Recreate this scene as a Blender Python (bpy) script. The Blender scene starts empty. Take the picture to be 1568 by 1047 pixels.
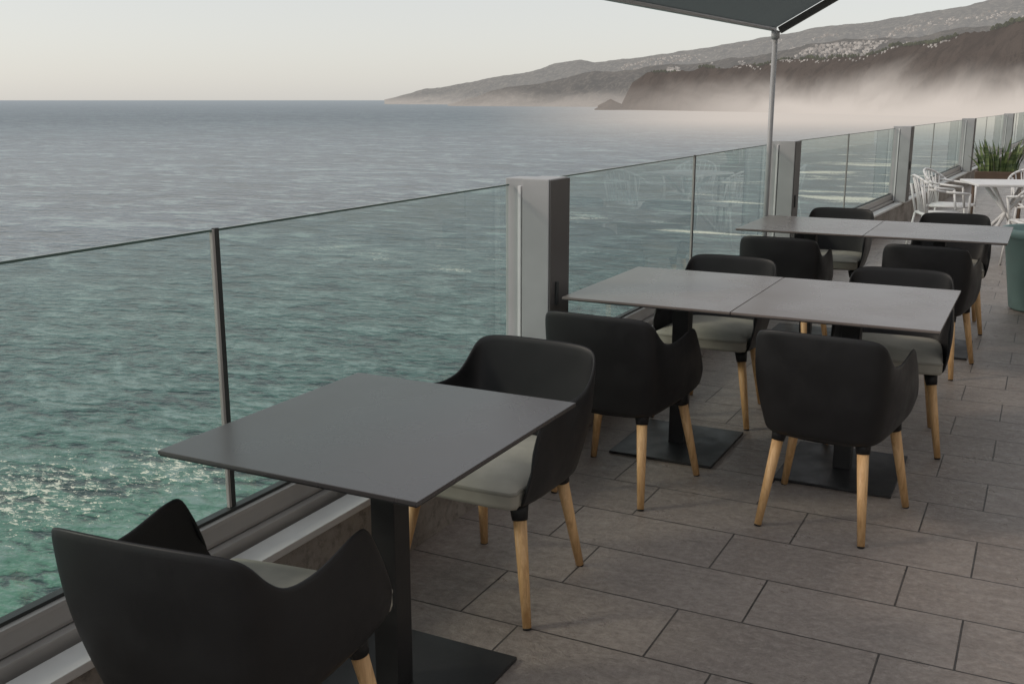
import bpy, bmesh, math, random
from mathutils import Vector, Matrix, noise
random.seed(7)
scene = bpy.context.scene
SEA_Z = -40.0

# ------------------------------------------------------------------ helpers
def link(o, parent=None):
    scene.collection.objects.link(o)
    if parent: o.parent = parent
    return o
def empty(name, loc=(0,0,0), rz=0):
    o = bpy.data.objects.new(name, None); o.location = loc; o.rotation_euler = (0,0,rz)
    o.empty_display_size = .1
    return link(o)
def mesh_obj(name, verts, faces, mat, parent=None, smooth=False):
    me = bpy.data.meshes.new(name); me.from_pydata([tuple(v) for v in verts], [], faces); me.update()
    if mat: me.materials.append(mat)
    if smooth:
        for p in me.polygons: p.use_smooth = True
    return link(bpy.data.objects.new(name, me), parent)
def box(name, x0,x1,y0,y1,z0,z1, mat, parent=None, bevel=0.0, seg=2):
    bm = bmesh.new()
    bmesh.ops.create_cube(bm, size=1.0)
    for v in bm.verts:
        v.co = Vector(((x0+x1)/2+v.co.x*(x1-x0), (y0+y1)/2+v.co.y*(y1-y0), (z0+z1)/2+v.co.z*(z1-z0)))
    if bevel>0:
        bmesh.ops.bevel(bm, geom=bm.edges[:], offset=bevel, segments=seg, affect='EDGES', profile=.7)
    me = bpy.data.meshes.new(name); bm.to_mesh(me); bm.free()
    if mat: me.materials.append(mat)
    return link(bpy.data.objects.new(name, me), parent)
def tube_geo(verts, faces, p0, p1, r0, r1, n=14, caps=True):
    p0=Vector(p0); p1=Vector(p1); d=(p1-p0).normalized()
    a = d.cross(Vector((0,0,1)) if abs(d.z)<.9 else Vector((1,0,0))).normalized(); b=d.cross(a)
    s=len(verts)
    for p,r in ((p0,r0),(p1,r1)):
        for i in range(n):
            t=2*math.pi*i/n; verts.append(p+a*math.cos(t)*r+b*math.sin(t)*r)
    for i in range(n):
        j=(i+1)%n; faces.append((s+i,s+j,s+n+j,s+n+i))
    if caps:
        faces.append(tuple(s+i for i in range(n))[::-1]); faces.append(tuple(s+n+i for i in range(n)))
def tubes(name, segs, mat, parent=None, n=10):
    v=[];f=[]
    for p0,p1,r0,r1 in segs: tube_geo(v,f,p0,p1,r0,r1,n)
    o=mesh_obj(name,v,f,mat,parent)
    for p in o.data.polygons: p.use_smooth = len(p.vertices)==4
    return o
def pathsegs(pts, r):
    return [(pts[i],pts[i+1],r,r) for i in range(len(pts)-1)]

class NT:
    def __init__(s, name):
        s.m=bpy.data.materials.new(name); s.m.use_nodes=True; s.t=s.m.node_tree; s.t.nodes.clear()
        s.out=s.t.nodes.new('ShaderNodeOutputMaterial')
    def n(s, typ, **kw):
        nd=s.t.nodes.new('ShaderNode'+typ)
        for k,v in kw.items():
            if k.startswith('_'): setattr(nd,k[1:],v)
            else:
                key=int(k[1:]) if (k[0]=='i' and k[1:].isdigit()) else k.replace('__',' ')
                s.set(nd.inputs[key],v)
        return nd
    def set(s, inp, v):
        if isinstance(v, bpy.types.NodeSocket): s.t.links.new(v, inp)
        elif isinstance(v, bpy.types.Node): s.t.links.new(v.outputs[0], inp)
        else:
            if isinstance(v,(tuple,list)) and len(v)==3 and inp.type=='RGBA': v=(*v,1)
            inp.default_value=v
    def math(s, op, a, b=None, clamp=False):
        nd=s.t.nodes.new('ShaderNodeMath'); nd.operation=op; nd.use_clamp=clamp
        s.set(nd.inputs[0],a)
        if b is not None: s.set(nd.inputs[1],b)
        return nd.outputs[0]
    def mr(s, v, a,b,c=0.0,d=1.0, smooth=True):
        nd=s.t.nodes.new('ShaderNodeMapRange'); nd.interpolation_type='SMOOTHSTEP' if smooth else 'LINEAR'
        s.set(nd.inputs[0],v)
        for i,x in enumerate((a,b,c,d)): nd.inputs[i+1].default_value=x
        return nd.outputs[0]
    def mix(s, f, a, b, mode='MIX'):
        nd=s.t.nodes.new('ShaderNodeMix'); nd.data_type='RGBA'; nd.blend_type=mode
        s.set(nd.inputs[0],f); s.set(nd.inputs[6],a); s.set(nd.inputs[7],b)
        return nd.outputs[2]
    def mixf(s, f, a, b):
        nd=s.t.nodes.new('ShaderNodeMix'); nd.data_type='FLOAT'
        s.set(nd.inputs[0],f); s.set(nd.inputs[2],a); s.set(nd.inputs[3],b)
        return nd.outputs[0]
    def noise(s, vec, scale, detail=4, rough=.5, dist=0.0):
        nd=s.n('TexNoise', Scale=scale, Detail=detail, Roughness=rough, Distortion=dist)
        if vec is not None: s.set(nd.inputs['Vector'],vec)
        return nd.outputs[0]
    def mapping(s, vec, loc=(0,0,0), rot=(0,0,0), sc=(1,1,1)):
        nd=s.t.nodes.new('ShaderNodeMapping'); s.set(nd.inputs[0],vec)
        nd.inputs[1].default_value=loc; nd.inputs[2].default_value=rot; nd.inputs[3].default_value=sc
        return nd.outputs[0]
    def bump(s, h, strength=.3, dist=.01, normal=None):
        nd=s.n('Bump', Strength=strength, Distance=dist, Height=h)
        if normal is not None: s.set(nd.inputs['Normal'],normal)
        return nd.outputs[0]
    def done(s, sh):
        s.set(s.out.inputs[0], sh); return s.m

def simple(name, col, rough=.5, metal=0.0, var=.12, nscale=8, bump=.0, bscale=200, spec=.5, bdist=.002):
    g=NT(name); pos=g.n('TexCoord').outputs['Object']
    nz=g.noise(pos,nscale,3,.6)
    c2=tuple(max(0,c*(1-var)) for c in col); c1=tuple(c*(1+var) for c in col)
    c=g.mix(g.mr(nz,.3,.7),c2,c1)
    r=g.mr(nz,.3,.7,max(0,rough-.06),min(1,rough+.08))
    p=g.n('BsdfPrincipled', Base__Color=c, Roughness=r, Metallic=metal)
    p.inputs['Specular IOR Level'].default_value=spec
    if bump>0: g.set(p.inputs['Normal'], g.bump(g.noise(pos,bscale,1,.5),bump,bdist))
    return g.done(p)

# ------------------------------------------------------------------ materials
M_shell = simple('black_plastic',(.0135,.0135,.0145),.48,bump=.16,bscale=380,var=.14,spec=.36,bdist=.001)
M_cush  = simple('cushion_fabric',(.40,.385,.335),.85,bump=.35,bscale=420,var=.10,spec=.2,bdist=.0012)
M_pipe  = simple('cushion_piping',(.27,.26,.225),.8,var=.08)
M_black = simple('black_metal',(.017,.017,.018),.45,var=.2)
M_alu   = simple('powder_coated_aluminium',(.40,.405,.41),.40,var=.08,nscale=3)
M_side  = simple('grey_side_shade_and_arm',(.095,.09,.088),.5,var=.12,nscale=3)  # dark tone paints shade on the post sides; also colours the awning arms
M_alu2  = simple('aluminium_channel',(.37,.355,.34),.36,metal=.2,var=.10,nscale=3)
M_dark  = simple('dark_gasket',(.03,.035,.035),.5)
M_white = simple('white_paint',(.74,.74,.74),.45,var=.04)
M_strip = simple('kerb_cap_metal',(.60,.59,.58),.4,var=.08,nscale=4)
M_teal  = simple('teal_plastic',(.16,.26,.255),.5,var=.06)
M_brown = simple('brown_planter',(.10,.065,.045),.7)

def m_tabletop(name,lo,hi,r0,r1):
    g=NT(name); pos=g.n('TexCoord').outputs['Object']
    nz=g.noise(pos,2.2,3,.55)
    c=g.mix(g.mr(nz,.3,.7),lo,hi)
    r=g.mr(nz,.3,.7,r0,r1)
    p=g.n('BsdfPrincipled',Base__Color=c,Roughness=r)
    p.inputs['Specular IOR Level'].default_value=.8
    return g.done(p)
M_top=m_tabletop('charcoal_laminate',(.046,.043,.044),(.058,.054,.054),.25,.33)
M_top2=m_tabletop('laminate_painted_sheen',(.150,.126,.114),(.172,.146,.133),.24,.32)  # same laminate lightened, painting in the grazing sky reflection on farther tables

def m_wood():
    g=NT('beech_wood'); pos=g.n('TexCoord').outputs['Object']
    mp=g.mapping(pos,sc=(70,70,5))
    nz=g.noise(mp,1.0,4,.65,1.0)
    c=g.mix(g.mr(nz,.3,.7),(.50,.285,.12),(.72,.46,.23))
    p=g.n('BsdfPrincipled',Base__Color=c,Roughness=.5)
    return g.done(p)
M_wood=m_wood()

def m_floor():
    g=NT('slate_floor_tiles'); pos=g.n('NewGeometry').outputs['Position']
    mp=g.mapping(pos,loc=(.097,.015,0))
    b=g.n('TexBrick',Vector=mp,Color1=(.0,.0,.0),Color2=(1,1,1),Mortar=(.5,.5,.5),Scale=1.0)
    b.offset=.3333; b.offset_frequency=2; b.squash=1.0
    b.inputs['Mortar Size'].default_value=.0034; b.inputs['Mortar Smooth'].default_value=.35
    b.inputs['Bias'].default_value=0.0; b.inputs['Brick Width'].default_value=.6; b.inputs['Row Height'].default_value=.325
    mid=g.noise(pos,4,7,.72); fine=g.noise(pos,38,5,.78)
    t=g.mix(b.outputs[0],(.240,.203,.180),(.305,.262,.235))
    t=g.mix(g.mr(mid,.38,.66,0,.55),t,(.200,.169,.150))
    t=g.mix(g.mr(fine,.46,.70,0,.5),t,(.43,.38,.345))
    t=g.mix(g.mr(fine,.50,.30,0,.55),t,(.14,.117,.103))
    col=g.mix(b.outputs['Fac'],t,g.mix(g.mr(mid,.4,.6),(.022,.019,.018),(.065,.055,.049)))
    st=g.noise(g.mapping(pos,sc=(1,1.5,1)),11,7,.75,.5)
    h=g.math('SUBTRACT',st,g.math('MULTIPLY',b.outputs['Fac'],.5))
    p=g.n('BsdfPrincipled',Base__Color=col,Roughness=g.mr(mid,.3,.7,.26,.44),Normal=g.bump(h,.95,.014))
    p.inputs['Specular IOR Level'].default_value=.65
    return g.done(p)
M_floor=m_floor()

def m_concrete():
    g=NT('rough_concrete'); pos=g.n('NewGeometry').outputs['Position']
    n1=g.noise(pos,3,5,.7); n2=g.noise(pos,30,5,.75)
    c=g.mix(g.mr(n1,.35,.65),(.20,.175,.155),(.33,.30,.27))
    c=g.mix(g.mr(n2,.46,.7,0,.6),c,(.08,.07,.065))
    p=g.n('BsdfPrincipled',Base__Color=c,Roughness=.85,Normal=g.bump(n2,.6,.008))
    return g.done(p)
M_conc=m_concrete()

def m_glass():
    g=NT('railing_glass'); pos=g.n('NewGeometry').outputs['Position']
    tr=g.n('BsdfTransparent',Color=(.78,.865,.835))
    gl=g.n('BsdfGlossy',Color=(.9,.95,.93),Roughness=.0)
    fr=g.n('Fresnel',IOR=1.5)
    m=g.n('MixShader',i0=g.math('MULTIPLY',fr.outputs[0],.8),i1=tr,i2=gl)
    sm=g.mr(g.noise(g.mapping(pos,sc=(1,1,.35)),4.0,4,.7),.45,.8,0,.08)
    df=g.n('BsdfDiffuse',Color=(.7,.73,.72))
    return g.done(g.n('MixShader',i0=sm,i1=m,i2=df))
M_glass=m_glass()
M_gedge=simple('glass_edge',(.07,.12,.105),.2,var=.2)

MIST=(.67,.60,.54)
def m_sea():
    g=NT('sea_water'); pos=g.n('NewGeometry').outputs['Position']
    sep=g.n('SeparateXYZ',Vector=pos)
    X,Y=sep.outputs[0],sep.outputs[1]
    d=g.n('VectorMath',_operation='LENGTH',i0=pos).outputs['Value']
    wm=g.mapping(pos,rot=(0,0,math.radians(-30)),sc=(.55,1,1))
    big=g.noise(g.mapping(pos,rot=(0,0,math.radians(-20)),sc=(.3,1,1)),.0045,4,.6,.3)
    w2=g.noise(wm,.60,3,.62,.25)
    w3=g.noise(wm,.17,3,.62,.25)
    w4=g.noise(wm,.045,4,.66,.2)
    fine=g.mixf(g.mr(d,150,420),w2,w4)
    wv=g.math('ADD',g.math('MULTIPLY',w3,.5),g.math('MULTIPLY',fine,.5))
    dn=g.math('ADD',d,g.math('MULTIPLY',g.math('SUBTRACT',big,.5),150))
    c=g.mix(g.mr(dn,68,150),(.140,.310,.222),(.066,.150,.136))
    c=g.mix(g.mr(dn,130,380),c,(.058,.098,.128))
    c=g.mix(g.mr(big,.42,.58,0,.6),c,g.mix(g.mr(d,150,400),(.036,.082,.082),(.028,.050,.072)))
    c=g.mix(g.mr(wv,.41,.50,.90,0),c,(.013,.034,.040))
    c=g.mix(g.mr(wv,.505,.61,0,.7),c,(.28,.385,.37))
    fb=g.noise(g.mapping(pos,rot=(0,0,math.radians(-27)),sc=(.35,1,1)),.018,3,.6,.8)
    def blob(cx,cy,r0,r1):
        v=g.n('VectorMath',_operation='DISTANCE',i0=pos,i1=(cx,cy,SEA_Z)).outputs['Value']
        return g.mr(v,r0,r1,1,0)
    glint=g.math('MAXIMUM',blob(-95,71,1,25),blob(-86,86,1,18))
    near=g.math('MULTIPLY',g.mr(X,-330,-90),g.math('MULTIPLY',g.mr(Y,150,320),g.mr(Y,1500,800)))
    cover=g.math('ADD',g.math('MULTIPLY',g.mr(fb,.63,.78),.10),g.math('MULTIPLY',near,g.mr(fb,.40,.62,0,.2)))
    fs=g.noise(wm,1.7,4,.8,.4)
    foam=g.mr(g.math('ADD',g.math('ADD',g.math('MULTIPLY',w4,.55),g.math('MULTIPLY',fs,.45)),cover),.67,.72)
    glint_paint=g.math('MULTIPLY',g.mr(g.math('ADD',g.math('ADD',g.math('MULTIPLY',fs,.72),g.math('MULTIPLY',w2,.28)),g.math('MULTIPLY',glint,.125)),.65,.672),g.mr(glint,0,.25))  # sun glints painted as pale speckles in the water colour
    F=g.math('MAXIMUM',foam,glint_paint)
    c=g.mix(g.math('MULTIPLY',F,.97),c,(.95,.90,.76))
    h=g.math('ADD',g.math('MULTIPLY',w3,1.6),g.math('ADD',g.math('MULTIPLY',w2,.8),g.math('MULTIPLY',w4,3.0)))
    r=g.math('ADD',g.mr(d,100,3000,.20,.42),g.math('MULTIPLY',F,.3))
    p=g.n('BsdfPrincipled',Base__Color=c,Roughness=r,Normal=g.bump(h,.8,1.0))
    p.inputs['IOR'].default_value=1.33
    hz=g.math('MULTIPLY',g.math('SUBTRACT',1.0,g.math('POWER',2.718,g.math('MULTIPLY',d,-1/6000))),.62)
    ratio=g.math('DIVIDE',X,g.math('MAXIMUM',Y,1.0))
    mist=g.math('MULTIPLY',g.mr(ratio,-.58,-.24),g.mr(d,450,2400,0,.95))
    mc=g.n('Emission',Color=MIST,Strength=1.0); hc=g.n('Emission',Color=(.39,.425,.455),Strength=1.0)  # mist and distance haze painted as glow mixed over the water
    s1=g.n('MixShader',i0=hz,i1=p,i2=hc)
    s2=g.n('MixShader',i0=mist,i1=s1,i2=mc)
    return g.done(s2)

def m_hill(name, c_lo, c_hi, haze, hazecol, z0, z1, mistmin, rock=False, nsc=.004):
    g=NT(name); pos=g.n('NewGeometry').outputs['Position']; sep=g.n('SeparateXYZ',Vector=pos)
    n1=g.noise(pos,nsc,7,.72,.3)
    c=g.mix(g.mr(n1,.40,.60),c_lo,c_hi)
    st=g.noise(g.mapping(pos,sc=(1,1,.3)),.02 if rock else nsc*6,6,.72,.3)
    c=g.mix(g.mr(st,.47,.60,0,.8),c,(.030,.024,.020) if rock else tuple(x*2.0 for x in c_hi))
    p=g.n('BsdfPrincipled',Base__Color=c,Roughness=1.0,Normal=g.bump(st,.9,14.0))
    p.inputs['Specular IOR Level'].default_value=0
    e=g.n('Emission',Color=hazecol,Strength=1.0)  # aerial haze painted in as emission over the ground colour
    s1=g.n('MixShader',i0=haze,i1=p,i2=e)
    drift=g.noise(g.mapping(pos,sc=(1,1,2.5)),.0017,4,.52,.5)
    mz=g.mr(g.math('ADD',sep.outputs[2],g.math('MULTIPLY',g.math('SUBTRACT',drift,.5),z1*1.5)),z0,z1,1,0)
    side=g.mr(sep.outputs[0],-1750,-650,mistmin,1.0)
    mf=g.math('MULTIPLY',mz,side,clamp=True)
    em=g.n('Emission',Color=MIST,Strength=1.0)  # low mist painted as emitted colour, fading with height
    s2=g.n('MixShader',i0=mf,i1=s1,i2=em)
    return g.done(s2)

# ------------------------------------------------------------------ world / sun (bright hazy morning)
w=bpy.data.worlds.new('World'); scene.world=w; w.use_nodes=True
nt=w.node_tree; nt.nodes.clear()
EL=32; AZ=236
sky=nt.nodes.new('ShaderNodeTexSky'); sky.sky_type='NISHITA'; sky.sun_disc=False
sky.sun_elevation=math.radians(EL); sky.sun_rotation=math.radians(AZ)
sky.air_density=1.0; sky.dust_density=1.0; sky.ozone_density=1.0; sky.altitude=0
hs=nt.nodes.new('ShaderNodeHueSaturation'); hs.inputs['Saturation'].default_value=.6
mx=nt.nodes.new('ShaderNodeMix'); mx.data_type='RGBA'; mx.inputs[0].default_value=.62
mx.inputs[7].default_value=(5.15,5.0,4.8,1)
bg=nt.nodes.new('ShaderNodeBackground'); bg.inputs[1].default_value=.15
wo=nt.nodes.new('ShaderNodeOutputWorld')
nt.links.new(sky.outputs[0],hs.inputs['Color']); nt.links.new(hs.outputs[0],mx.inputs[6])
nt.links.new(mx.outputs[2],bg.inputs[0]); nt.links.new(bg.outputs[0],wo.inputs[0])
sl=bpy.data.lights.new('sun','SUN'); sl.energy=1.2; sl.angle=math.radians(10); sl.color=(1,.86,.71)
so=link(bpy.data.objects.new('sun',sl))
az=math.radians(AZ); el=math.radians(EL)
sd=Vector((math.sin(az)*math.cos(el),math.cos(az)*math.cos(el),math.sin(el)))
so.rotation_euler=(-sd).to_track_quat('-Z','Y').to_euler(); so.location=(-30,-15,40)

# ------------------------------------------------------------------ sea
cs=[-130000,-60000,-25000,-10000,-4000,-1500,-600,-200,0,200,600,1500,4000,10000,25000,60000,130000]
vs=[(x,y,SEA_Z) for y in cs for x in cs]; n=len(cs)
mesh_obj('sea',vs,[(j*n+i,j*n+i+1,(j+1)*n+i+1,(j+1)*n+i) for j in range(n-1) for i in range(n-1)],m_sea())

# ------------------------------------------------------------------ coast (bearing tangent, ridge slope)
def toworld(s,b,z): 
    a=s*b; return Vector((.891*a-.454*b,.454*a+.891*b,z))
def interp(tab,s):
    if s<=tab[0][0]: return tab[0][1]
    for (s0,v0),(s1,v1) in zip(tab,tab[1:]):
        if s<=s1: return v0+(v1-v0)*(s-s0)/(s1-s0)
    return tab[-1][1]
def terrain(name,ridge,b0,b1,mat,ncol,nrow,power,amp,ridgeamp,seed,fs):
    s0,s1=ridge[0][0],ridge[-1][0]; V=[];F=[];grid=[]
    for i in range(ncol):
        s=s0+(s1-s0)*i/(ncol-1); e=interp(ridge,s); bb0=interp(b0,s); bb1=interp(b1,s)
        zr=1.55+e*bb1; col=[]
        for j in range(nrow+4):
            v=min(1,j/(nrow-1)); b=bb0+(bb1-bb0)*v
            if j>=nrow: b=bb1+(j-nrow+1)*(bb1-bb0)*.35+ (j-nrow+1)*30
            p=toworld(s,b,0)
            f=v**power
            nz=noise.fractal(Vector((p.x*fs+seed,p.y*fs,seed)),.8,2.1,8)
            fade=min(1,max(0,(s-s0)/.04))
            z=(SEA_Z-3)+(zr-SEA_Z+3)*f+ (nz*amp*math.sin(math.pi*min(1,v))+nz*ridgeamp*v)*fade
            if j>=nrow: z-= (j-nrow+1)*40
            off=noise.fractal(Vector((s*60+seed,v*3,seed)),.8,2,5)*(bb1-bb0)*.18*(1-v)
            p=toworld(s,b+off,z); V.append(p); col.append(p)
        grid.append(col)
    m=nrow+4
    for i in range(ncol-1):
        for j in range(m-1): F.append((i*m+j,(i+1)*m+j,(i+1)*m+j+1,i*m+j+1))
    mesh_obj(name,V,F,mat,smooth=True)
    return grid
R1=[(-.119,.0005),(-.0875,.0072),(-.051,.0142),(-.0024,.0218),(.028,.0293),(.040,.033),(.0614,.0354),(.0765,.033),(.131,.0413),(.191,.050),(.239,.0585),(.312,.068),(.371,.078),(.419,.084),(.47,.092),(.62,.105)]
R2=[(-.06,-.004),(-.0024,.0105),(.028,.016),(.07,.0232),(.107,.028),(.162,.034),(.2225,.041),(.28,.049),(.372,.0575),(.47,.07),(.62,.09)]
R3=[(.100,-.008),(.105,.002),(.112,.0165),(.125,.0245),(.1617,.0275),(.192,.029),(.2225,.0319),(.253,.0366),(.313,.0395),(.372,.050),(.42,.0593),(.47,.0705),(.62,.09)]
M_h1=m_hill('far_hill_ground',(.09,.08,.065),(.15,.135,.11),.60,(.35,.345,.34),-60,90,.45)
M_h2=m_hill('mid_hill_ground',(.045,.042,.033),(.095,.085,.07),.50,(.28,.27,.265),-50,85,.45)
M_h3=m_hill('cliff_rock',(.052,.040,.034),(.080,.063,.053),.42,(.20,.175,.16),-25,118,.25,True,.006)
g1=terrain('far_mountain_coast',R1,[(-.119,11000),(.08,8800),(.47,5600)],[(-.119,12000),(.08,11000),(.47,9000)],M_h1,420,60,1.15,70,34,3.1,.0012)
g2=terrain('coastal_hills',R2,[(-.06,7600),(.47,4200)],[(-.06,8200),(.47,5400)],M_h2,400,46,1.0,36,26,9.7,.002)
g3=terrain('sea_cliff',R3,[(.100,4700),(.25,3600),(.47,2300),(.62,2000)],[(.100,4800),(.25,3850),(.47,2650),(.62,2400)],M_h3,620,44,.75,16,11,5.3,.007)
def stack():
    V=[];F=[];c=toworld(.092,4650,SEA_Z)
    for j in range(8):
        for i in range(18):
            t=2*math.pi*i/18; r=(70*(1-j/7)**.8+2)*(1+.5*noise.noise(Vector((math.cos(t)*2,math.sin(t)*2,j*.7))))
            V.append((c.x+math.cos(t)*r,c.y+math.sin(t)*r,SEA_Z-3+j*7.0))
    for j in range(7):
        for i in range(18): F.append((j*18+i,j*18+(i+1)%18,(j+1)*18+(i+1)%18,(j+1)*18+i))
    F.append(tuple(7*18+i for i in range(18)))
    mesh_obj('sea_stack_rock',V,F,M_h3)
stack()
def m_town():
    g=NT('house_walls'); pos=g.n('NewGeometry').outputs['Position']
    c=g.mix(g.mr(g.noise(pos,.02,2,.5),.4,.6),(.60,.55,.50),(.22,.18,.15))
    p=g.n('BsdfPrincipled',Base__Color=c,Roughness=.9)
    e=g.n('Emission',Color=(.42,.40,.38),Strength=1.0)  # haze over the houses, painted as a glow in their walls
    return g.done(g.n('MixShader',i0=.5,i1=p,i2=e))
def town():
    V=[];F=[]
    def addbox(p,sx,sy,sz,a):
        s=len(V); ca,sa=math.cos(a),math.sin(a)
        for z in (-6,sz):
            for x,y in ((-sx,-sy),(sx,-sy),(sx,sy),(-sx,sy)): V.append((p.x+x*ca-y*sa,p.y+x*sa+y*ca,p.z+z))
        for f in ((0,1,5,4),(1,2,6,5),(2,3,7,6),(3,0,4,7),(4,5,6,7)): F.append(tuple(s+k for k in f))
    for grid,lo,hi,num,smin in ((g1,.18,.9,2600,.30),(g2,.35,.97,3400,.30),(g3,.93,1.0,170,.2)):
        nc=len(grid); nr=len(grid[0])-4; k=0
        while k<num:
            i=random.uniform(smin,1)*(nc-2); j=random.uniform(lo,hi)*(nr-2)
            p=grid[int(i)][int(j)].lerp(grid[int(i)+1][int(j)+1],random.random())
            den=noise.noise(Vector((p.x*.0018,p.y*.0018,4.2)))*1.0+.5*noise.noise(Vector((p.x*.006,p.y*.006,1)))
            if den+random.uniform(-.12,.12)<.06: 
                k+=.15; continue
            sc={id(g1):1.2,id(g2):.85}.get(id(grid),.35)
            addbox(p,random.uniform(4,11)*sc,random.uniform(4,8)*sc,random.uniform(4,10)*sc,random.uniform(0,3.1)); k+=1
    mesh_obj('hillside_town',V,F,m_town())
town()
def scrub():
    V=[];F=[]
    nr=len(g3[0])-4
    for k in range(900):
        i=random.uniform(.06,1)*(len(g3)-2); p=g3[int(i)][nr-1].lerp(g3[int(i)+1][nr-1],i%1)
        if noise.noise(Vector((p.x*.004,p.y*.004,8)))<-.12: continue
        r=random.uniform(2.5,6.5); hgt=random.uniform(3,9); s=len(V); m=6
        p=p+Vector((random.uniform(-12,12),random.uniform(-12,12),-3))
        for zz,rr in ((0,.7),(.55,1),(1,.35)):
            for q in range(m):
                t=2*math.pi*q/m+random.uniform(-.3,.3); V.append((p.x+math.cos(t)*r*rr,p.y+math.sin(t)*r*rr,p.z+zz*(hgt+3)+random.uniform(-.6,.6)))
        for a in range(2):
            for q in range(m): F.append((s+a*m+q,s+a*m+(q+1)%m,s+(a+1)*m+(q+1)%m,s+(a+1)*m+q))
        F.append(tuple(s+2*m+q for q in range(m)))
    mesh_obj('cliff_top_trees',V,F,m_hill('cliff_scrub',(.03,.04,.02),(.06,.07,.035),.40,(.21,.20,.18),-300,-200,0))
scrub()

# ------------------------------------------------------------------ terrace structure
mesh_obj('terrace_floor',[(-1.875,-6,0),(9,-6,0),(9,8.78,0),(-1.875,8.78,0),(9,40,0),(-.47,40,0)],[(0,1,2,3),(3,2,4,5)],M_floor)
podium=empty('terrace_podium_wall')
box('slab',-2.12,9.2,-6.2,40.2,-.5,-.01,M_conc,podium)
box('retaining_wall',-1.6,9.2,-6,40,-46,-.51,M_conc,podium)
cafe=empty('unseen_light_block')  # unseen building, added to block light from the right
M_plaster=simple('painted_render',(.50,.47,.42),.9,var=.06,nscale=1.2)
M_win=simple('window_glass',(.02,.025,.03),.08,var=.1)
box('light_block_wall',4.6,5.1,-6,40,0.004,4.2,M_plaster,cafe)
for k in range(10):
    y=-4.5+k*4.3
    box('window',4.56,4.597,y,y+2.0,.9,2.3,M_win,cafe)
    box('window_frame',4.53,4.558,y-.06,y,.84,2.36,M_alu,cafe)
    box('window_frame',4.53,4.558,y+2.0,y+2.06,.84,2.36,M_alu,cafe)
    box('window_frame',4.53,4.558,y,y+2.0,2.3,2.36,M_alu,cafe)

def railing(loc,rz,y0,y1,posts,joints):
    R=empty('glass_railing',loc,rz)
    box('kerb',-.10,.155,y0,y1,-.008,.262,M_conc,R)
    yy=y0
    while yy<y1-.05:
        ye=min(yy+2.31,y1); box('kerb_cap',.075,.165,yy+.0015,ye-.0015,.264,.288,M_strip,R,.004); yy=ye
    box('channel_foot',-.07,.055,y0,y1,.264,.315,M_alu2,R,.006)
    box('channel_body',-.035,.030,y0,y1,.317,.385,M_alu2,R,.012)
    box('gasket',-.012,.014,y0,y1,.3855,.395,M_dark,R)
    for p in posts:
        box('post_body',.075,.198,p,p+.19,.29,1.232,M_alu,R,.005)
        box('post_shade_panel',.1985,.206,p+.004,p+.196,.30,1.228,M_side,R,.002)  # added thin panel, its dark colour paints shade on the inboard face
        box('post_rib',-.02,.073,p+.035,p+.16,.29,1.230,M_alu,R,.004)
        box('post_clamp_highlight',.048,.062,p+.012,p+.0345,.30,1.20,M_white,R,.002)  # clamp strip in white, painting in the bright vertical highlight
        box('post_foot',.07,.215,p-.02,p+.21,.2885,.30,M_alu2,R,.002)
        box('post_latch',.207,.215,p+.05,p+.075,.70,.80,M_dark,R,.003)
    for j in joints:
        box('joint_bar',-.006,.006,j-.002,j+.014,.396,1.208,M_dark,R,.001)
        box('joint_seal',-.006,.005,j-.012,j-.0025,.396,1.204,M_alu2,R,.001)
    cuts=sorted([(p+.02,p+.17) for p in posts]+[(j-.013,j+.015) for j in joints]+[(y0-.1,y0),(y1,y1+.1)])
    for (a,b),(c,d) in zip(cuts,cuts[1:]):
        if c-b<.1: continue
        mesh_obj('glass_pane',[(0,b,.39),(0,c,.39),(0,c,1.2),(0,b,1.2)],[(0,1,2,3)],M_glass,R)
        box('glass_top_edge',-.005,.005,b,c,1.1995,1.2060,M_gedge,R)
    return R
railing((-2.03,0,0),0,-6,8.76,[-1.0,3.93,8.57],[-3.4,2.18,6.55])
railing((-2.03,8.78,0),-.045,0,30,[5.3,12.0,20.0,27],[2.7,8.6,16.0,23.5])

# ------------------------------------------------------------------ awning
aw=empty('awning')
def m_awn():
    g=NT('awning_fabric'); pos=g.n('TexCoord').outputs['Object']
    c=g.mix(g.noise(g.mapping(pos,sc=(.2,6,1)),3,4,.6),(.14,.165,.175),(.19,.215,.225))
    d=g.n('BsdfPrincipled',Base__Color=c,Roughness=.9)
    t=g.n('BsdfTranslucent',Color=(.12,.14,.145))
    return g.done(g.n('MixShader',i0=.38,i1=d,i2=t))
M_awn=m_awn()
Yf,Yn=8.2,4.9
def fx(y): return -1.95-.10*(Yf-y)
sl_=math.tan(math.radians(29))
def zf(y): return 2.075+.0070*(Yf-y)
def awp(y,x): return (x,y,zf(y)+.005+(x-fx(y))*sl_)
V=[];F=[];NX,NY=14,10
XE=2.2
for j in range(NY+1):
    y=Yn+(Yf-Yn)*j/NY
    for i in range(NX+1):
        x=fx(y)+(XE-fx(y))*i/NX; p=list(awp(y,x)); p[2]-=.05*math.sin(math.pi*i/NX)*math.sin(math.pi*j/NY); V.append(p)
for j in range(NY):
    for i in range(NX): a=j*(NX+1)+i; F.append((a,a+1,a+NX+2,a+NX+1))
o=mesh_obj('fabric',V,F,M_awn,aw,True)
def beam(name,p0,p1,wd,ht,mat,par):
    p0=Vector(p0);p1=Vector(p1);d=(p1-p0); L=d.length
    o=box(name,-wd/2,wd/2,0,L,-ht/2,ht/2,mat,par,.006)
    o.matrix_local=Matrix.Translation(p0)@d.to_track_quat('Y','Z').to_matrix().to_4x4()
    return o
beam('front_bar',(fx(Yn)-.02,Yn-.05,zf(Yn)),(fx(Yf)-.02,Yf+.05,zf(Yf)),.035,.035,M_alu,aw)
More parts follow.
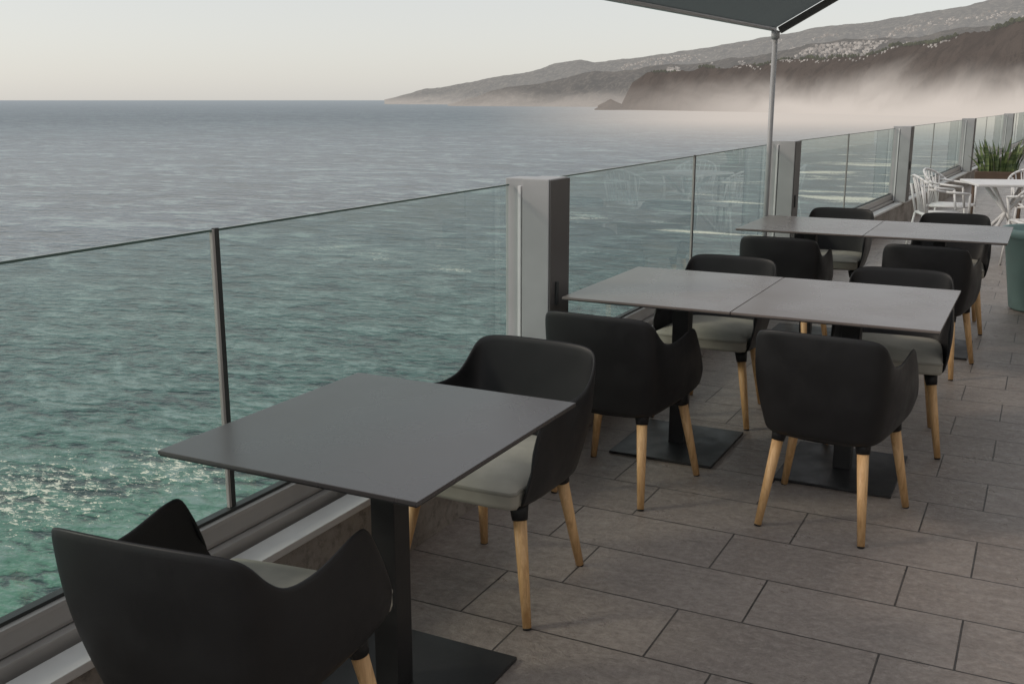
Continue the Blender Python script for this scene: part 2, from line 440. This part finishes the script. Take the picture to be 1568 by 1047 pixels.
for yy in (Yf,Yn+.02):
    beam('side_arm',(fx(yy)+.03,yy,zf(yy)-.015),(XE,yy,zf(yy)-.015+(XE-fx(yy))*sl_-.02),.045,.05,M_side,aw)
zt=awp(Yf,XE)[2]
beam('ridge_bar',(XE,Yn-.05,zt-.03),(XE,Yf+.05,zt-.03),.06,.06,M_alu,aw)
tubes('rear_post',[((XE,Yf,0),(XE,Yf,zt-.06),.035,.035),((XE,Yn,0),(XE,Yn,zt-.06),.035,.035)],M_alu,aw,16)
tubes('support_pole',[((-1.95,8.2,.0),(-1.95,8.2,2.06),.020,.020),((-1.95,8.2,2.0),(-1.95,8.2,2.055),.032,.032)],M_alu,aw,16)
box('pole_foot',-2.0,-1.90,8.15,8.25,.289,.30,M_alu,aw)

# ------------------------------------------------------------------ dining armchair
half=[((0,-.288,.765),(0,-.218,.385)),((.115,-.285,.765),(.108,-.214,.385)),((.192,-.272,.759),(.170,-.201,.385)),
      ((.224,-.248,.737),(.200,-.172,.385)),((.234,-.208,.690),(.213,-.115,.387)),((.237,-.150,.652),(.222,-.03,.39)),
      ((.238,-.055,.641),(.229,.07,.395)),((.240,.030,.652),(.233,.145,.40)),((.241,.095,.662),(.235,.19,.405)),((.241,.155,.648),(.235,.232,.41)),((.238,.205,.53),(.233,.258,.415))]
def cr(P,t):
    n=len(P)-1; i=min(int(t),n-1); f=t-i
    p0=P[max(i-1,0)];p1=P[i];p2=P[i+1];p3=P[min(i+2,n)]
    if i==0: p0=Vector((-p2.x,p2.y,p2.z))
    return .5*((2*p1)+(p2-p0)*f+(2*p0-5*p1+4*p2-p3)*f*f+(3*p1-p0-3*p2+p3)*f**3)
T=[Vector(a) for a,b in half]; B=[Vector(b) for a,b in half]
def shell_mesh():
    NH=28; cols=[]
    for k in range(-NH,NH+1):
        t=abs(k)/NH*(len(half)-1); a=cr(T,t); b=cr(B,t); sg=-1 if k<0 else 1
        col=[]
        od=Vector((b.x,b.y-.02,0)); od=od.normalized() if od.length>0 else od
        NV=9
        for j in range(NV+1):
            v=j/NV; p=b.lerp(a,v)
            p=p+od*(.016*math.sin(math.pi*v))
            col.append(Vector((sg*p.x,p.y,p.z)))
        q=b-od*.030; q.z-=.030; q2=b-od*.006; q2.z-=.016
        col=[Vector((sg*q.x,q.y,q.z)),Vector((sg*q2.x,q2.y,q2.z))]+col
        cols.append(col)
    V=[];F=[]; m=len(cols[0]); nc=len(cols)
    for c in cols: V+=c
    for i in range(nc-1):
        for j in range(m-1): F.append((i*m+j,(i+1)*m+j,(i+1)*m+j+1,i*m+j+1))
    NXp=6; rows=[]
    for k in range(0,NH+1):
        l=(NH-k)*m; r=(NH+k)*m
        if k==0: rows.append([l]*(NXp+1)); continue
        row=[l]
        for q in range(1,NXp):
            p=V[l].lerp(V[r],q/NXp); p.z-=.006*math.sin(math.pi*q/NXp); V.append(p); row.append(len(V)-1)
        row.append(r); rows.append(row)
    for a,b in zip(rows,rows[1:]):
        for q in range(NXp):
            f=[a[q],b[q],b[q+1],a[q+1]]; g=[]
            for x in f:
                if x not in g: g.append(x)
            if len(g)>2: F.append(tuple(g))
    me=bpy.data.meshes.new('shell'); me.from_pydata([tuple(v) for v in V],[],F); me.update()
    bm=bmesh.new(); bm.from_mesh(me); bmesh.ops.recalc_face_normals(bm,faces=bm.faces[:]); bm.to_mesh(me); bm.free()
    me.materials.append(M_shell)
    for p in me.polygons: p.use_smooth=True
    return me
def cushion_mesh():
    out=[]
    for k in range(0,31):
        t=k/30*(len(half)-1); b=cr(B,t); out.append((b.x,b.y))
    front=[(.228,.285),(.212,.302),(.15,.308),(.075,.311)]
    right=[(x*.955,y*.955 if y<0 else y) for x,y in out]+front
    pts=right+[(0,.312)]+[(-x,y) for x,y in right[::-1]][:-1]
    rings=[(.93,.388),(.985,.392),(1.0,.406),(1.0,.434),(1.006,.438),(1.006,.443),(.99,.446),(.93,.454),(.8,.460),(.5,.465),(.2,.466)]
    V=[];F=[];n=len(pts); cy=.04
    for s,z in rings:
        for x,y in pts: V.append((x*s,cy+(y-cy)*s,z))
    for r in range(len(rings)-1):
        for i in range(n): j=(i+1)%n; F.append((r*n+i,r*n+j,(r+1)*n+j,(r+1)*n+i))
    F.append(tuple((len(rings)-1)*n+i for i in range(n))); F.append(tuple(range(n))[::-1])
    me=bpy.data.meshes.new('cushion'); me.from_pydata(V,[],F); me.update()
    me.materials.append(M_cush); me.materials.append(M_pipe)
    for k,p in enumerate(me.polygons):
        p.use_smooth=True
        if 3*n<=k<6*n: p.material_index=1
    return me
ME_shell=shell_mesh(); ME_cush=cushion_mesh()
leg_defs=[((.180,.185,.37),(.242,.245,0)),((-.180,.185,.37),(-.242,.245,0)),((.15,-.15,.37),(.190,-.235,0)),((-.15,-.15,.37),(-.190,-.235,0))]
ME_legs=[]
for a,b in leg_defs:
    a=Vector(a);b=Vector(b);V=[];F=[]
    kf=a.lerp(b,.985)
    tube_geo(V,F,a.lerp(b,.08),kf,.0215,.0135,20)
    me=bpy.data.meshes.new('leg'); me.from_pydata([tuple(v) for v in V],[],F); me.materials.append(M_wood)
    for p in me.polygons: p.use_smooth=len(p.vertices)==4
    V=[];F=[]; tube_geo(V,F,a,a.lerp(b,.13),.030,.0240,18); tube_geo(V,F,kf,b,.0125,.013,14)
    ms=bpy.data.meshes.new('leg_socket'); ms.from_pydata([tuple(v) for v in V],[],F); ms.materials.append(M_shell)
    for p in ms.polygons: p.use_smooth=len(p.vertices)==4
    ME_legs.append((me,ms))
def chair(x,y,rz):
    e=empty('dining_armchair',(x,y,0),math.radians(rz))
    o=link(bpy.data.objects.new('shell',ME_shell),e)
    m=o.modifiers.new('so','SOLIDIFY'); m.thickness=.010; m.offset=0
    m=o.modifiers.new('ss','SUBSURF'); m.levels=1; m.render_levels=1
    link(bpy.data.objects.new('cushion',ME_cush),e)
    for a,b in ME_legs:
        link(bpy.data.objects.new('leg',a),e); link(bpy.data.objects.new('leg_socket',b),e)
for c in [(-1.458,1.555,6),(-1.495,2.83,178),
          (-1.46,3.86,-3),(-.632,3.894,-5),(-1.42,5.05,180),(-.57,5.01,183),
          (-1.40,6.48,1),(-.56,6.48,-3),(-1.36,7.85,179),(-.56,7.83,182)]:
    chair(*c)

# ------------------------------------------------------------------ cafe tables
def table(x0,x1,y0,y1,cy=None,top=None,name='cafe_table'):
    cx=(x0+x1)/2; cy=cy or (y0+y1)/2
    e=empty(name,(cx,cy,0))
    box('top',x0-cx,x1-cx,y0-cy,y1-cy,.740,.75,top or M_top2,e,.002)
    box('top_edge',x0-cx+.003,x1-cx-.003,y0-cy+.003,y1-cy-.003,.736,.7398,M_black,e)
    box('top_bracket',-.15,.15,-.15,.15,.722,.7355,M_black,e)
    box('column',-.036,.036,-.036,.036,.014,.7215,M_black,e,.003)
    box('base_plate',-.235,.235,-.27,.27,.002,.0135,M_black,e,.002)
table(-1.80,-1.084,1.70,2.51,2.13,M_top)
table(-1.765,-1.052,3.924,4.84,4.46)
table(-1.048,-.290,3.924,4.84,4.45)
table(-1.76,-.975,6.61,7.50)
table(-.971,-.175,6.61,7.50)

# ------------------------------------------------------------------ white bistro set
def white_table(x,y,s=.4):
    e=empty('white_garden_table',(x,y,0),.3)
    box('top',-s,s,-s,s,.725,.75,M_white,e,.01)
    tubes('cross_legs',[((-s*.8,-s*.8,0),(s*.5,s*.5,.725),.018,.018),((s*.8,s*.8,0),(-s*.5,-s*.5,.725),.018,.018),
        ((-s*.8,s*.8,0),(s*.5,-s*.5,.725),.018,.018),((s*.8,-s*.8,0),(-s*.5,s*.5,.725),.018,.018)],M_white,e)
def white_chair(x,y,rz):
    e=empty('white_metal_chair',(x,y,0),math.radians(rz))
    segs=[]
    for sx in (-1,1):
        segs+=pathsegs([(sx*.25,.25,0),(sx*.22,.2,.44),(sx*.27,.18,.66),(sx*.28,-.05,.68),(sx*.25,-.2,.70)],.012)
        segs+=pathsegs([(sx*.24,-.27,0),(sx*.21,-.2,.44),(sx*.22,-.26,.72)],.012)
    arc=[(.28*math.cos(t),-.12-.17*math.sin(t),.68+.14*math.sin(t)) for t in [math.pi*i/12 for i in range(13)]]
    segs+=pathsegs(arc,.012)
    for i in range(2,11):
        a=arc[i]; segs.append((a,(a[0]*.75,-.18,.45),.006,.006))
    segs+=pathsegs([(-.22,.2,.44),(.22,.2,.44),(.21,-.2,.44),(-.21,-.2,.44),(-.22,.2,.44)],.012)
    for i in range(7): segs.append(((-.21+.07*i,-.2,.443),(-.21+.07*i,.2,.443),.012,.012))
    tubes('frame',segs,M_white,e,8)
white_table(-.36,11.7,.38)
white_chair(-.93,11.3,-70); white_chair(-.93,12.3,-100); white_chair(-.02,10.9,20); white_chair(-.10,12.6,190)

pl=empty('potted_snake_plant',(-.53,13.4,.62),.1)
box('planter_box',-.25,.25,-.10,.10,0,.13,M_brown,pl,.008)
box('stand_top',-.28,.28,-.14,.14,-.03,-.002,M_brown,pl,.004)
tubes('stand_legs',[((sx*.25,sy*.11,-.62),(sx*.25,sy*.11,-.03),.015,.015) for sx in (-1,1) for sy in (-1,1)],M_brown,pl)
def m_leaf():
    g=NT('snake_plant_leaf'); pos=g.n('TexCoord').outputs['Object']
    b=g.noise(g.mapping(pos,sc=(1,1,6)),6,4,.7)
    return g.done(g.n('BsdfPrincipled',Base__Color=g.mix(g.mr(b,.4,.6),(.05,.09,.035),(.17,.22,.08)),Roughness=.45))
V=[];F=[]
for k in range(46):
    bx=-.21+.42*((k*.618)%1); by=random.uniform(-.06,.06); h=random.uniform(.20,.44); a=random.uniform(0,6.28); lean=random.uniform(.0,.10)+abs(bx)*.3; wd=random.uniform(.014,.024)
    s=len(V); la=math.atan2(by,bx)+random.uniform(-.8,.8)
    for j in range(6):
        t=j/5; ww=wd*(1-t**2.2)*(0.7+.6*t); cx=bx+lean*t*t*math.cos(la); cy=by+lean*t*t*math.sin(la); aa=a+.5*t
        V+= [(cx-ww*math.cos(aa),cy-ww*math.sin(aa),.11+h*t),(cx,cy+.004,.11+h*t),(cx+ww*math.cos(aa),cy+ww*math.sin(aa),.11+h*t)]
    for j in range(5):
        q=s+j*3; F+=[(q,q+1,q+4,q+3),(q+1,q+2,q+5,q+4)]
mesh_obj('leaves',V,F,m_leaf(),pl,True)

tp=empty('round_planter_pot',(.03,8.75,0))
prof=[(.0,.003),(.20,.003),(.215,.02),(.29,.55),(.315,.56),(.32,.61),(.305,.62),(.285,.61),(.27,.56),(0,.55)]
V=[];F=[];N=48
for r,z in prof:
    for i in range(N): t=2*math.pi*i/N; V.append((r*math.cos(t),r*math.sin(t),z))
for j in range(len(prof)-1):
    for i in range(N): k=(i+1)%N; F.append((j*N+i,j*N+k,(j+1)*N+k,(j+1)*N+i))
mesh_obj('pot',V,F,M_teal,tp,True)

# ------------------------------------------------------------------ camera
cam=bpy.data.cameras.new('camera'); cam.sensor_width=36; cam.lens=36.73; cam.clip_end=400000; cam.clip_start=.05
co=link(bpy.data.objects.new('camera',cam)); co.location=(0,0,1.55)
co.rotation_euler=(math.radians(90-13.02),0,math.radians(27)); scene.camera=co
scene.view_settings.view_transform='Standard'; scene.view_settings.look='None'; scene.view_settings.exposure=0
